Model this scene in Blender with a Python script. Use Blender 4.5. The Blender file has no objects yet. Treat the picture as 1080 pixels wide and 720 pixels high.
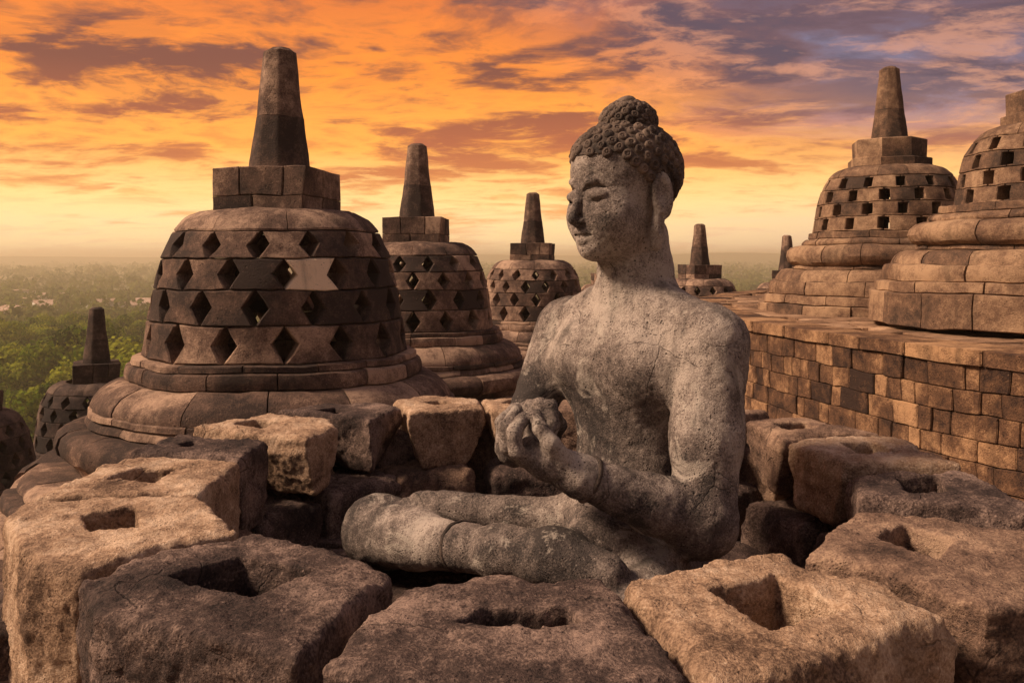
import bpy, math, random
import numpy as np
from mathutils import Vector, Matrix

R = math.radians
sc = bpy.context.scene
col = sc.collection

# ------------------------------------------------------------------ camera, sky, sun, exposure
FPX = 930.0                      # focal length in pixels of a 1080 wide picture
HOR = 272.0                      # row of the horizon
cam = bpy.data.cameras.new("camera")
cam.sensor_width = 36.0
cam.lens = 36.0 * FPX / 1080.0
cam.shift_y = -(360.0 - HOR) / 1080.0
cam.clip_start, cam.clip_end = 0.05, 20000.0
camo = bpy.data.objects.new("camera", cam)
camo.rotation_euler = (R(90), 0, 0)
col.objects.link(camo)
sc.camera = camo

SUN_AZ, SUN_EL = R(-95), R(41)   # azimuth from +Y (the view direction), negative = left
sdir = Vector((math.sin(SUN_AZ) * math.cos(SUN_EL), math.cos(SUN_AZ) * math.cos(SUN_EL), math.sin(SUN_EL)))
sun = bpy.data.lights.new("sun", 'SUN')
sun.energy, sun.angle, sun.color = 4.6, R(13), (1.0, 0.74, 0.51)
suno = bpy.data.objects.new("sun", sun)
suno.rotation_euler = (-sdir).to_track_quat('-Z', 'Y').to_euler()
col.objects.link(suno)

sc.view_settings.view_transform = 'Standard'
sc.view_settings.look = 'None'
sc.view_settings.gamma = 1.0
sc.view_settings.use_curve_mapping = False
sc.view_settings.exposure = 0.36
sc.cycles.volume_bounces = 8


class NT:
    """small helper to write node trees"""
    def __init__(s, tree):
        s.t = tree
    def n(s, kind, ins=None, **kw):
        nd = s.t.nodes.new(kind)
        for k, v in kw.items():
            setattr(nd, k, v)
        for k, v in (ins or {}).items():
            s.put(nd.inputs[k], v)
        return nd
    def put(s, sock, v):
        if isinstance(v, bpy.types.NodeSocket):
            s.t.links.new(v, sock)
        else:
            sock.default_value = v
    def m(s, op, a, b=0.0, c=None, clamp=False):
        nd = s.t.nodes.new('ShaderNodeMath')
        nd.operation, nd.use_clamp = op, clamp
        s.put(nd.inputs[0], a); s.put(nd.inputs[1], b)
        if c is not None:
            s.put(nd.inputs[2], c)
        return nd.outputs[0]
    def noise(s, vec, scale, detail=4.0, rough=0.5, dist=0.0):
        nd = s.n('ShaderNodeTexNoise', {'Scale': scale, 'Detail': detail, 'Roughness': rough, 'Distortion': dist})
        if vec is not None:
            s.put(nd.inputs['Vector'], vec)
        return nd.outputs['Fac']
    def ramp(s, fac, stops, interp='LINEAR'):
        nd = s.t.nodes.new('ShaderNodeValToRGB')
        nd.color_ramp.interpolation = interp
        el = nd.color_ramp.elements
        while len(el) < len(stops):
            el.new(0.5)
        for e, (p, c) in zip(el, stops):
            e.position = p
            e.color = (c, c, c, 1) if isinstance(c, (int, float)) else (*c, 1)
        s.put(nd.inputs[0], fac)
        return nd.outputs[0]
    def mix(s, fac, a, b, blend='MIX'):
        nd = s.t.nodes.new('ShaderNodeMix')
        nd.data_type, nd.blend_type = 'RGBA', blend
        s.put(nd.inputs[0], fac)
        for sock, v in ((nd.inputs[6], a), (nd.inputs[7], b)):
            s.put(sock, v if isinstance(v, bpy.types.NodeSocket) else (*v, 1))
        return nd.outputs[2]
    def step(s, x, a, b):
        nd = s.t.nodes.new('ShaderNodeMapRange')
        nd.interpolation_type = 'SMOOTHSTEP'
        s.put(nd.inputs[0], x)
        nd.inputs[1].default_value, nd.inputs[2].default_value = a, b
        return nd.outputs[0]


def make_world():
    w = bpy.data.worlds.new("World")
    sc.world = w
    w.use_nodes = True
    t = w.node_tree
    t.nodes.clear()
    g = NT(t)
    d = g.n('ShaderNodeTexCoord').outputs['Generated']
    sep = g.n('ShaderNodeSeparateXYZ', {0: d})
    x, y, z = sep.outputs
    zc = g.m('MAXIMUM', z, 0.0)
    den = g.m('ADD', zc, 0.11)
    # a flat cloud deck seen in perspective
    u = g.m('DIVIDE', x, den)
    v = g.m('DIVIDE', y, den)
    cv = g.n('ShaderNodeCombineXYZ', {0: u, 1: v, 2: 0.37}).outputs[0]
    rot = g.n('ShaderNodeMapping', {'Vector': cv, 'Rotation': (0, 0, R(-12)), 'Scale': (0.80, 1.0, 1.0)}).outputs[0]
    warp = g.n('ShaderNodeTexNoise', {'Vector': rot, 'Scale': 1.3, 'Detail': 4.0})
    wv = g.n('ShaderNodeVectorMath', {0: warp.outputs['Color'], 1: (0.5, 0.5, 0.5)}, operation='SUBTRACT').outputs[0]
    wv = g.n('ShaderNodeVectorMath', {0: wv, 3: 0.5}, operation='SCALE').outputs[0]
    pv = g.n('ShaderNodeVectorMath', {0: rot, 1: wv}, operation='ADD').outputs[0]
    def at(o):
        return g.n('ShaderNodeVectorMath', {0: pv, 1: o}, operation='ADD').outputs[0]
    c1 = g.noise(at((3.1, 0.4, 0)), 1.45, 10.0, 0.60)          # big banks
    c2 = g.noise(at((7.3, 2.1, 4.4)), 3.4, 10.0, 0.66)         # lit flecks
    c3 = g.noise(at((1.3, 5.1, 8.4)), 1.9, 10.0, 0.64)        # thin dusky veils
    glow = g.ramp(zc, [(0.0, (0.80, 0.53, 0.31)), (0.018, (0.95, 0.64, 0.35)), (0.04, (1.02, 0.71, 0.35)), (0.07, (1.00, 0.53, 0.16)),
                       (0.115, (0.90, 0.31, 0.052)), (0.17, (0.72, 0.20, 0.036)), (0.25, (0.42, 0.125, 0.045)), (0.42, (0.28, 0.14, 0.11)), (1.0, (0.17, 0.13, 0.16))])
    dark = g.ramp(zc, [(0.0, (0.88, 0.54, 0.29)), (0.05, (0.88, 0.36, 0.10)), (0.085, (0.60, 0.18, 0.050)),
                       (0.13, (0.40, 0.105, 0.042)), (0.20, (0.200, 0.064, 0.042)), (0.40, (0.11, 0.06, 0.065)), (1.0, (0.12, 0.085, 0.10))])
    hot = g.ramp(zc, [(0.0, (1.02, 0.74, 0.40)), (0.06, (1.05, 0.72, 0.28)), (0.12, (1.05, 0.43, 0.065)), (0.20, (1.00, 0.29, 0.028)), (0.28, (0.78, 0.19, 0.03)), (0.5, (0.4, 0.2, 0.15))])
    lift = g.m('MULTIPLY', g.step(zc, 0.03, 0.26), 0.19)
    bank = g.step(g.m('ADD', c1, lift), 0.50, 0.68)
    veil = g.step(g.m('ADD', c3, lift), 0.50, 0.68)
    fleck = g.step(c2, 0.47, 0.62)
    edge = g.m('MULTIPLY', g.step(c1, 0.34, 0.46), g.m('SUBTRACT', 1.0, g.step(c1, 0.45, 0.56)))
    cl = g.m('MAXIMUM', bank, g.m('MULTIPLY', veil, 0.85))
    sky = g.mix(cl, glow, dark)
    sky = g.mix(g.m('MULTIPLY', edge, 0.85), sky, hot)
    sky = g.mix(g.m('MULTIPLY', fleck, g.m('MULTIPLY_ADD', cl, 0.15, 0.55)), sky, hot)
    # away from the glow, to the right and overhead and behind, the deck turns blue violet
    azr = g.m('MULTIPLY_ADD', x, 1.0, g.m('MULTIPLY', z, 1.5))
    blue = g.m('MULTIPLY', g.step(azr, 0.30, 0.66), g.step(z, 0.07, 0.18))
    back = g.m('SUBTRACT', 1.0, g.step(y, -0.25, 0.75))
    coldc = g.mix(cl, (0.15, 0.165, 0.27), (0.070, 0.060, 0.098))
    coldc = g.mix(g.m('MULTIPLY', fleck, 0.6), coldc, (0.62, 0.30, 0.20))
    sky = g.mix(g.m('MULTIPLY', blue, 0.92), sky, coldc)
    pale = g.m('MULTIPLY', g.step(x, 0.0, 0.40), g.m('SUBTRACT', 1.0, g.step(z, 0.0, 0.10)))
    sky = g.mix(g.m('MULTIPLY', pale, 0.55), sky, (0.78, 0.50, 0.35))
    backc = g.mix(bank, (0.25, 0.215, 0.215), (0.16, 0.135, 0.14))
    sky = g.mix(g.m('MULTIPLY', back, 0.85), sky, backc)
    bg = g.n('ShaderNodeBackground', {'Color': sky, 'Strength': 1.0})
    nish = g.n('ShaderNodeTexSky', sky_type='NISHITA')
    nish.sun_disc = False
    nish.sun_elevation = SUN_EL
    nish.sun_rotation = SUN_AZ
    bg2 = g.n('ShaderNodeBackground', {'Color': nish.outputs[0], 'Strength': 0.0015})
    add = g.n('ShaderNodeAddShader', {0: bg.outputs[0], 1: bg2.outputs[0]})
    out = g.n('ShaderNodeOutputWorld', {'Surface': add.outputs[0]})
make_world()

# ------------------------------------------------------------------ helpers
def P(px, py, Y):
    """world point seen at picture position (px, py) at depth Y"""
    return np.array([(px - 540.0) * Y / FPX, Y, (HOR - py) * Y / FPX])

def on_plane(px, py, z):
    Y = z * FPX / (HOR - py)
    return np.array([(px - 540.0) * Y / FPX, Y, z])

def _hash(i, j, k):
    h = (i.astype(np.uint32) * np.uint32(374761393) + j.astype(np.uint32) * np.uint32(668265263)
         + k.astype(np.uint32) * np.uint32(2147483647 - 58))
    h = (h ^ (h >> np.uint32(13))) * np.uint32(1274126177)
    h = h ^ (h >> np.uint32(16))
    return (h & np.uint32(0xFFFF)).astype(np.float32) / 65535.0

def vnoise(p):
    p = np.asarray(p, dtype=np.float32)
    f0 = np.floor(p)
    i = f0.astype(np.int64)
    f = p - f0
    f = f * f * f * (f * (f * 6 - 15) + 10)
    out = 0
    for a in (0, 1):
        wa = f[..., 0] if a else 1 - f[..., 0]
        for b in (0, 1):
            wb = f[..., 1] if b else 1 - f[..., 1]
            for c in (0, 1):
                wc = f[..., 2] if c else 1 - f[..., 2]
                out = out + wa * wb * wc * _hash(i[..., 0] + a, i[..., 1] + b, i[..., 2] + c)
    return out * 2 - 1

def fbm(p, octv=3, gain=0.5):
    s, a, q = 0, 1.0, np.asarray(p, dtype=np.float32)
    for o in range(octv):
        s = s + a * vnoise(q + 17.3 * o)
        q = q * 2.03
        a *= gain
    return s

class MB:
    """collects pieces and links them as ONE mesh object"""
    def __init__(s):
        s.v, s.f, s.t, s.n = [], [], [], 0
    def add(s, verts, faces, tint=0.5):
        verts = np.asarray(verts, dtype=np.float64).reshape(-1, 3)
        s.v.append(verts)
        n = s.n
        for f in faces:
            s.f.append([n + i for i in f])
        s.t.append(np.full(len(verts), tint) if np.isscalar(tint) else np.asarray(tint))
        s.n += len(verts)
    def build(s, name, m, parent=None, smooth=35, noise=None):
        v = np.concatenate(s.v)
        if noise:
            for amp, sc_ in noise:
                off = np.stack([fbm(v * sc_ + k * 31.7, 2) for k in range(3)], -1)
                v = v + off * amp
        me = bpy.data.meshes.new(name)
        me.from_pydata(v.tolist(), [], s.f)
        at = me.attributes.new('tint', 'FLOAT', 'POINT')
        at.data.foreach_set('value', np.concatenate(s.t).astype(np.float32))
        return link_mesh(name, me, m, parent, smooth)

def link_mesh(name, me, m, parent=None, smooth=35):
    me.materials.append(m)
    if smooth:
        me.shade_smooth()
        if smooth < 180:
            me.set_sharp_from_angle(angle=R(smooth))
    o = bpy.data.objects.new(name, me)
    col.objects.link(o)
    if parent:
        o.parent = parent
    return o

def tag(o, label=None, cat=None, group=None, kind=None):
    for k, v in (('label', label), ('category', cat), ('group', group), ('kind', kind)):
        if v:
            o[k] = v
    return o

def empty(name, loc=(0, 0, 0), rz=0.0):
    o = bpy.data.objects.new(name, None)
    o.empty_display_size = 0.2
    o.location = loc
    o.rotation_euler = (0, 0, rz)
    col.objects.link(o)
    return o

def copy_tree(o, parent=None):
    c = o.copy()
    col.objects.link(c)
    c.parent = parent
    for ch in list(o.children):
        copy_tree(ch, c)
    return c

# ------------------------------------------------------------------ materials
def stone_mat(name, dark, mid, light, scale=1.0, pit=0.55, bump=0.55, tintw=0.65, lichen=None, grain=0.85, moss=None, streak=0.45, crack=0.0, speck=0.25):
    m = bpy.data.materials.new(name)
    m.use_nodes = True
    t = m.node_tree
    t.nodes.clear()
    g = NT(t)
    co = g.n('ShaderNodeTexCoord').outputs['Object']
    rnd = g.n('ShaderNodeObjectInfo').outputs['Random']
    off = g.n('ShaderNodeCombineXYZ', {0: g.m('MULTIPLY', rnd, 37.0), 1: g.m('MULTIPLY', rnd, 91.0), 2: g.m('MULTIPLY', rnd, 53.0)}).outputs[0]
    p = g.n('ShaderNodeVectorMath', {0: co, 1: off}, operation='ADD').outputs[0]
    ti = g.n('ShaderNodeAttribute', attribute_name='tint').outputs['Fac']
    n1 = g.noise(p, 2.6 * scale, 7.0, 0.62)
    n2 = g.noise(p, 17.0 * scale, 8.0, 0.68)
    n3 = g.noise(p, 90.0 * scale, 5.0, 0.65)
    mixv = g.m('MULTIPLY_ADD', g.m('SUBTRACT', ti, 0.5), tintw, g.m('MULTIPLY_ADD', g.m('SUBTRACT', n1, 0.5), 2.0, 0.5))
    mixv = g.m('MULTIPLY_ADD', g.m('SUBTRACT', n2, 0.5), 0.95, mixv)
    mixv = g.m('MULTIPLY_ADD', g.m('SUBTRACT', n3, 0.5), grain, mixv)
    c = g.ramp(mixv, [(0.12, dark), (0.5, mid), (0.92, light)])
    c = g.mix(g.step(ti, 1.0, 1.3), c, tuple(min(.85, k * 2.3) for k in light))
    if lichen:
        lm = g.step(g.noise(p, 3.2 * scale, 10.0, 0.76, 0.8), 0.54, 0.62)
        c = g.mix(g.m('MULTIPLY', lm, 0.65), c, lichen)
    if moss:
        mm = g.step(g.noise(p, 2.3 * scale, 9.0, 0.74, 0.5), 0.54, 0.62)
        mm = g.m('MULTIPLY', mm, g.m('SUBTRACT', 1.0, g.step(ti, 0.40, 0.60)))
        c = g.mix(g.m('MULTIPLY', mm, 0.7), c, moss)
    sp = g.n('ShaderNodeMapping', {'Vector': p, 'Scale': (6.5 * scale, 6.5 * scale, 0.7 * scale)}).outputs[0]
    sk = g.m('MULTIPLY', g.step(g.noise(sp, 1.0, 6.0, 0.62, 0.3), 0.50, 0.66), g.step(g.noise(p, 1.3 * scale, 3.0, 0.5), 0.40, 0.60))
    c = g.mix(g.m('MULTIPLY', sk, streak), c, tuple(k * 0.8 for k in dark))
    crk = None
    if crack:
        wpd = g.n('ShaderNodeTexNoise', {'Vector': p, 'Scale': 6.0 * scale, 'Detail': 5.0})
        wp2 = g.n('ShaderNodeVectorMath', {0: wpd.outputs['Color'], 3: 0.10 / scale}, operation='SCALE').outputs[0]
        pc = g.n('ShaderNodeVectorMath', {0: p, 1: wp2}, operation='ADD').outputs[0]
        ed = g.n('ShaderNodeTexVoronoi', {'Vector': pc, 'Scale': 2.6 * scale}, feature='DISTANCE_TO_EDGE').outputs['Distance']
        crk = g.m('MULTIPLY', g.m('SUBTRACT', 1.0, g.step(ed, 0.002, 0.014)), g.step(g.noise(p, 2.0 * scale, 4.0, 0.6), 0.53, 0.62))
        c = g.mix(g.m('MULTIPLY', crk, crack), c, tuple(k * 0.3 for k in dark))
    spk = g.n('ShaderNodeTexVoronoi', {'Vector': p, 'Scale': 33.0 * scale}).outputs['Distance']
    spk = g.m('MULTIPLY', g.m('SUBTRACT', 1.0, g.step(spk, 0.08, 0.22)), g.step(g.noise(p, 14.0 * scale, 4.0, 0.6), 0.50, 0.62))
    c = g.mix(g.m('MULTIPLY', spk, speck), c, tuple(min(.8, k * 1.25) for k in light))
    # open pores of the volcanic stone
    vor = g.n('ShaderNodeTexVoronoi', {'Vector': p, 'Scale': 60.0 * scale, 'Randomness': 1.0}).outputs['Distance']
    pits = g.m('MULTIPLY', g.m('SUBTRACT', 1.0, g.step(vor, 0.10, 0.34)), g.step(g.noise(p, 9.0 * scale, 4.0, 0.6), 0.45, 0.62))
    vor2 = g.n('ShaderNodeTexVoronoi', {'Vector': p, 'Scale': 24.0 * scale, 'Randomness': 1.0}).outputs['Distance']
    pits2 = g.m('MULTIPLY', g.m('SUBTRACT', 1.0, g.step(vor2, 0.06, 0.22)), g.step(g.noise(p, 6.0 * scale, 4.0, 0.6), 0.50, 0.6))
    pit_all = g.m('MAXIMUM', pits, pits2)
    c = g.mix(g.m('MULTIPLY', pit_all, pit), c, tuple(k * 0.35 for k in dark))
    hgt = g.m('MULTIPLY_ADD', n2, 1.0, g.m('MULTIPLY', n3, 0.55))
    hgt = g.m('MULTIPLY_ADD', g.noise(p, 240.0 * scale, 3.0, 0.6), 0.35, hgt)
    gr = g.n('ShaderNodeTexVoronoi', {'Vector': p, 'Scale': 110.0 * scale}).outputs['Distance']
    hgt = g.m('MULTIPLY_ADD', gr, -0.14, hgt)
    hgt = g.m('MULTIPLY_ADD', pit_all, -0.75 * min(1, pit * 1.6), hgt)
    if crk is not None:
        hgt = g.m('MULTIPLY_ADD', crk, -0.5, hgt)
    b = g.n('ShaderNodeBump', {'Height': hgt, 'Strength': bump, 'Distance': 0.03 / scale})
    bs = g.n('ShaderNodeBsdfPrincipled', {'Base Color': c, 'Roughness': 0.88, 'Normal': b.outputs[0], 'Specular IOR Level': 0.22})
    g.n('ShaderNodeOutputMaterial', {'Surface': bs.outputs[0]})
    return m

M = {}
M['bell'] = stone_mat('andesite_bell', (0.042, 0.028, 0.025), (0.138, 0.084, 0.065), (0.42, 0.28, 0.205), 0.9, tintw=1.0, bump=0.5)
M['bell_dark_shaded'] = stone_mat('andesite_dark_shaded', (0.022, 0.016, 0.016), (0.062, 0.041, 0.036), (0.17, 0.115, 0.09), 0.9, tintw=0.8, bump=0.5)  # dark stone, with the backlit shade of the lower stupas put into its colour
M['bell_warm'] = stone_mat('andesite_warm', (0.052, 0.034, 0.027), (0.165, 0.096, 0.064), (0.38, 0.245, 0.155), 0.8, tintw=0.75, bump=0.5)
M['wall'] = stone_mat('andesite_wall', (0.038, 0.022, 0.018), (0.145, 0.076, 0.045), (0.46, 0.27, 0.15), 0.8, tintw=0.85, bump=0.6)
M['paving'] = stone_mat('andesite_paving', (0.10, 0.058, 0.038), (0.27, 0.16, 0.10), (0.45, 0.29, 0.19), 0.7, tintw=0.6, bump=0.4)
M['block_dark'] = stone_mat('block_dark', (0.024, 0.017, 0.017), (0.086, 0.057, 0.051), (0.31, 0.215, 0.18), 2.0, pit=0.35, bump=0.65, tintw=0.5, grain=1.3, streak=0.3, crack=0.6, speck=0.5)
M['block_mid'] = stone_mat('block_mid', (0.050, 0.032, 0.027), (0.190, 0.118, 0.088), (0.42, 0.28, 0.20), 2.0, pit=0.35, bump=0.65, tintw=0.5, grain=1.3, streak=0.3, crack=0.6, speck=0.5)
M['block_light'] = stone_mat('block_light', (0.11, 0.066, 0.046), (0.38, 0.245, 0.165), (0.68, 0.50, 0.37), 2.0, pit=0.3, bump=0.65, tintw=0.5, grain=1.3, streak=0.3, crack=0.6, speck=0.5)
M['statue'] = stone_mat('statue_stone', (0.050, 0.041, 0.040), (0.190, 0.149, 0.134), (0.44, 0.365, 0.325), 2.4, pit=0.9, bump=0.6, tintw=1.1,
                        lichen=(0.49, 0.42, 0.37), grain=1.45, moss=(0.062, 0.047, 0.046), streak=0.6, crack=0.6, speck=0.6)
M['hair'] = stone_mat('hair_stone', (0.035, 0.027, 0.025), (0.125, 0.090, 0.075), (0.25, 0.18, 0.145), 3.0, pit=0.45, bump=0.4, tintw=0.4)

# ------------------------------------------------------------------ stupas
def ring_block(mb, prof, a0, a1, nu, tint, dr=0.0):
    """one curved stone: a closed (r, z) outline swept from angle a0 to a1"""
    n = len(prof)
    vs, fs = [], []
    for i in range(nu + 1):
        a = a0 + (a1 - a0) * i / nu
        ca, sa = math.cos(a), math.sin(a)
        e = -0.008 if i in (0, nu) else 0.0
        for r, z in prof:
            vs.append(((r + dr + e) * ca, (r + dr + e) * sa, z))
    for i in range(nu):
        for j in range(n):
            k = (j + 1) % n
            fs.append((i * n + j, i * n + k, (i + 1) * n + k, (i + 1) * n + j))
    fs.append(list(range(n))[::-1])
    fs.append([nu * n + j for j in range(n)])
    mb.add(vs, fs, tint)

def course(mb, rng, prof, nblk, nu=5, jit=0.006, tint=(0.12, 0.9), gap=0.004, bias=0.0):
    a = rng.random() * 6.28
    cuts = np.cumsum([1 + (rng.random() - .5) * .7 for _ in range(nblk)])
    cuts = np.concatenate([[0], cuts]) / cuts[-1] * 2 * math.pi + a
    for i in range(nblk):
        ring_block(mb, prof, cuts[i] + gap, cuts[i + 1] - gap, nu, rng.uniform(*tint) + bias, (rng.random() - .5) * 2 * jit)

def rounded(r0, r1, zt, zb, inner, bulge=0.0, n=5):
    """outline of a moulding: outer face from (r0, zt) to (r1, zb), bellied by bulge, rounded edges"""
    pts = [(inner, zt)]
    ed = min(0.018, (zt - zb) * .25)
    pts.append((r0 - ed, zt))
    for i in range(n + 1):
        s = i / n
        z = zt - ed * .6 - (zt - zb - ed * 1.2) * s
        pts.append((r0 + (r1 - r0) * s + bulge * math.sin(math.pi * s), z))
    pts += [(r1 - ed, zb), (inner, zb)]
    return pts

BELL = [(0.0, 1.115), (0.29, 1.075), (0.57, 1.035), (0.83, 0.975), (1.05, 0.865), (1.14, 0.795), (1.20, 0.70), (1.225, 0.60)]
def bell_r(z, k=1.0):
    zs, rs = zip(*BELL)
    return float(np.interp(z, zs, rs)) * k

def bell_stone(mb, ac, da, z0, z1, kind, tint, jit, thick=0.24, waist=0.58):
    if kind == 'square':
        thick = 0.5
    us = np.array([-1, -.93, -.5, 0, .5, .93, 1.0])
    vs_ = np.array([0, .035, .25, .5, .75, .965, 1.0]) if kind == 'diamond' else np.array([0, .02, .09, .11, .5, .89, .91, .98, 1.0])
    grid_o, grid_i = [], []
    for v in vs_:
        if kind == 'diamond':
            w = waist + (1 - waist) * abs(2 * v - 1)
        else:
            w = 0.74 if .10 < v < .90 else 1.0
        z = z0 + 0.004 + (z1 - z0 - 0.008) * v
        ro = bell_r(z)
        for u in us:
            a = ac + u * (w * da / 2 - 0.006)
            e = 0.012 if (abs(u) == 1 or v in (0, 1)) else 0.0
            r = ro + jit - e
            grid_o.append((r * math.cos(a), r * math.sin(a), z))
            r = ro - thick
            grid_i.append((r * math.cos(a), r * math.sin(a), z))
    nu, nv = len(us), len(vs_)
    n = nu * nv
    fs = []
    for j in range(nv - 1):
        for i in range(nu - 1):
            a, b, c, d = j * nu + i, j * nu + i + 1, (j + 1) * nu + i + 1, (j + 1) * nu + i
            fs.append((a, b, c, d))
            fs.append((n + a, n + d, n + c, n + b))
    loop = [i for i in range(nu)] + [j * nu + nu - 1 for j in range(1, nv)] + [(nv - 1) * nu + i for i in range(nu - 2, -1, -1)] + [j * nu for j in range(nv - 2, 0, -1)]
    for a, b in zip(loop, loop[1:] + loop[:1]):
        fs.append((a, n + a, n + b, b))
    mb.add(grid_o + grid_i, fs, tint)

def prism(mb, rng, nside, r0, r1, z0, z1, rot, tints, nz=6, nface=5, split=None):
    """solid tapered prism with slightly worn edges; tints change at split heights"""
    vs, fs, ts = [], [], []
    per = nside * nface
    levels = list(np.linspace(0, 1, nz + 1))
    for s in levels:
        r = r0 + (r1 - r0) * s
        for k in range(nside):
            a0, a1 = rot + k * 2 * math.pi / nside, rot + (k + 1) * 2 * math.pi / nside
            p0, p1 = np.array((math.cos(a0), math.sin(a0))) * r, np.array((math.cos(a1), math.sin(a1))) * r
            for i in range(nface):
                q = p0 + (p1 - p0) * i / nface
                if i == 0:
                    q = q * 0.985
                vs.append((q[0], q[1], z0 + (z1 - z0) * s))
    for j in range(nz):
        for i in range(per):
            k = (i + 1) % per
            fs.append((j * per + i, j * per + k, (j + 1) * per + k, (j + 1) * per + i))
    fs.append(list(range(per))[::-1])
    fs.append([nz * per + i for i in range(per)])
    mb.add(vs, fs, tints)

def box_grid(mb, c, sx, sy, sz, ax, ay, tint, n=3, e=0.012):
    """a worn rectangular stone: centre c, half sizes, ax/ay unit vectors in plan"""
    c, ax, ay = np.array(c), np.array((*ax, 0)), np.array((*ay, 0))
    az = np.array((0, 0, 1.0))
    def face(o, u, v):
        t = np.array([-1, -1 + .06, 0, 1 - .06, 1])
        vs, fs = [], []
        for j in t:
            for i in t:
                p = o + u * i + v * j
                if abs(i) == 1 or abs(j) == 1:
                    p = p - (o - c) / np.linalg.norm(o - c) * e
                vs.append(p)
        for j in range(4):
            for i in range(4):
                fs.append((j * 5 + i, j * 5 + i + 1, j * 5 + i + 6, j * 5 + i + 5))
        mb.add(vs, fs, tint)
    X, Y, Z = ax * sx, ay * sy, az * sz
    face(c + X, Y, Z); face(c - X, -Y, Z)
    face(c + Y, -X, Z); face(c - Y, X, Z)
    face(c + Z, X, Y); face(c - Z, X, -Y)

def make_base(mb, rng, kind, upper_only=False):
    # every course of the round moulded foot; z = 0 is the foot of the bell
    fine = 5
    if kind == 'diamond':
        course(mb, rng, rounded(1.195, 1.20, 0.0, -0.055, 0.9), 14, fine)
        course(mb, rng, rounded(1.235, 1.245, -0.058, -0.185, 0.9, 0.008), 14, fine)
        course(mb, rng, [(0.95, -0.188), (1.28, -0.188), (1.315, -0.20), (1.37, -0.225), (1.43, -0.265), (1.475, -0.315), (1.50, -0.365), (1.50, -0.395), (0.95, -0.395)], 15, fine, tint=(0.3, .85))
        course(mb, rng, rounded(1.525, 1.53, -0.398, -0.45, 1.0), 15, fine)
        course(mb, rng, rounded(1.515, 1.545, -0.453, -0.53, 1.0, 0.006), 15, fine)
        course(mb, rng, [(1.1, -0.533), (1.60, -0.533), (1.69, -0.545), (1.745, -0.585), (1.765, -0.65), (1.75, -0.715), (1.70, -0.76), (1.1, -0.76)], 16, fine, jit=.012)
        course(mb, rng, rounded(1.66, 1.62, -0.763, -0.86, 1.1), 16, fine)
        course(mb, rng, rounded(1.95, 2.02, -0.863, -0.96, 1.1, 0.02), 18, fine, jit=.03)
        course(mb, rng, rounded(2.10, 2.12, -0.963, -1.06, 1.1, 0.01), 20, fine, jit=.03)
        course(mb, rng, rounded(2.16, 2.18, -1.063, -1.32, 1.1, 0.01), 22, fine, jit=.03)
    else:
        course(mb, rng, rounded(1.15, 1.16, 0.0, -0.10, 0.9), 14, fine, tint=(.3, .8))
        course(mb, rng, rounded(1.22, 1.26, -0.103, -0.20, 0.9, 0.02), 14, fine, tint=(.3, .8))
        course(mb, rng, [(0.95, -0.203), (1.33, -0.203), (1.42, -0.23), (1.48, -0.29), (1.50, -0.37), (1.47, -0.45), (1.40, -0.50), (0.95, -0.50)], 13, fine, jit=.015, tint=(.3, .9))
        course(mb, rng, rounded(1.40, 1.42, -0.503, -0.56, 0.9), 14, fine)
        course(mb, rng, [(1.0, -0.563), (1.50, -0.563), (1.57, -0.58), (1.63, -0.63), (1.66, -0.69), (1.67, -0.73), (1.0, -0.73)], 14, fine, tint=(.3, .9))
        course(mb, rng, rounded(1.74, 1.76, -0.733, -0.93, 1.0, 0.015), 16, fine, jit=.015, tint=(.25, .9))
        course(mb, rng, rounded(1.84, 1.85, -0.933, -1.06, 1.0), 18, fine, jit=.015, tint=(.25, .9))
        course(mb, rng, rounded(1.92, 1.93, -1.063, -1.45, 1.0), 18, fine, jit=.015, tint=(.25, .9))

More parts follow.
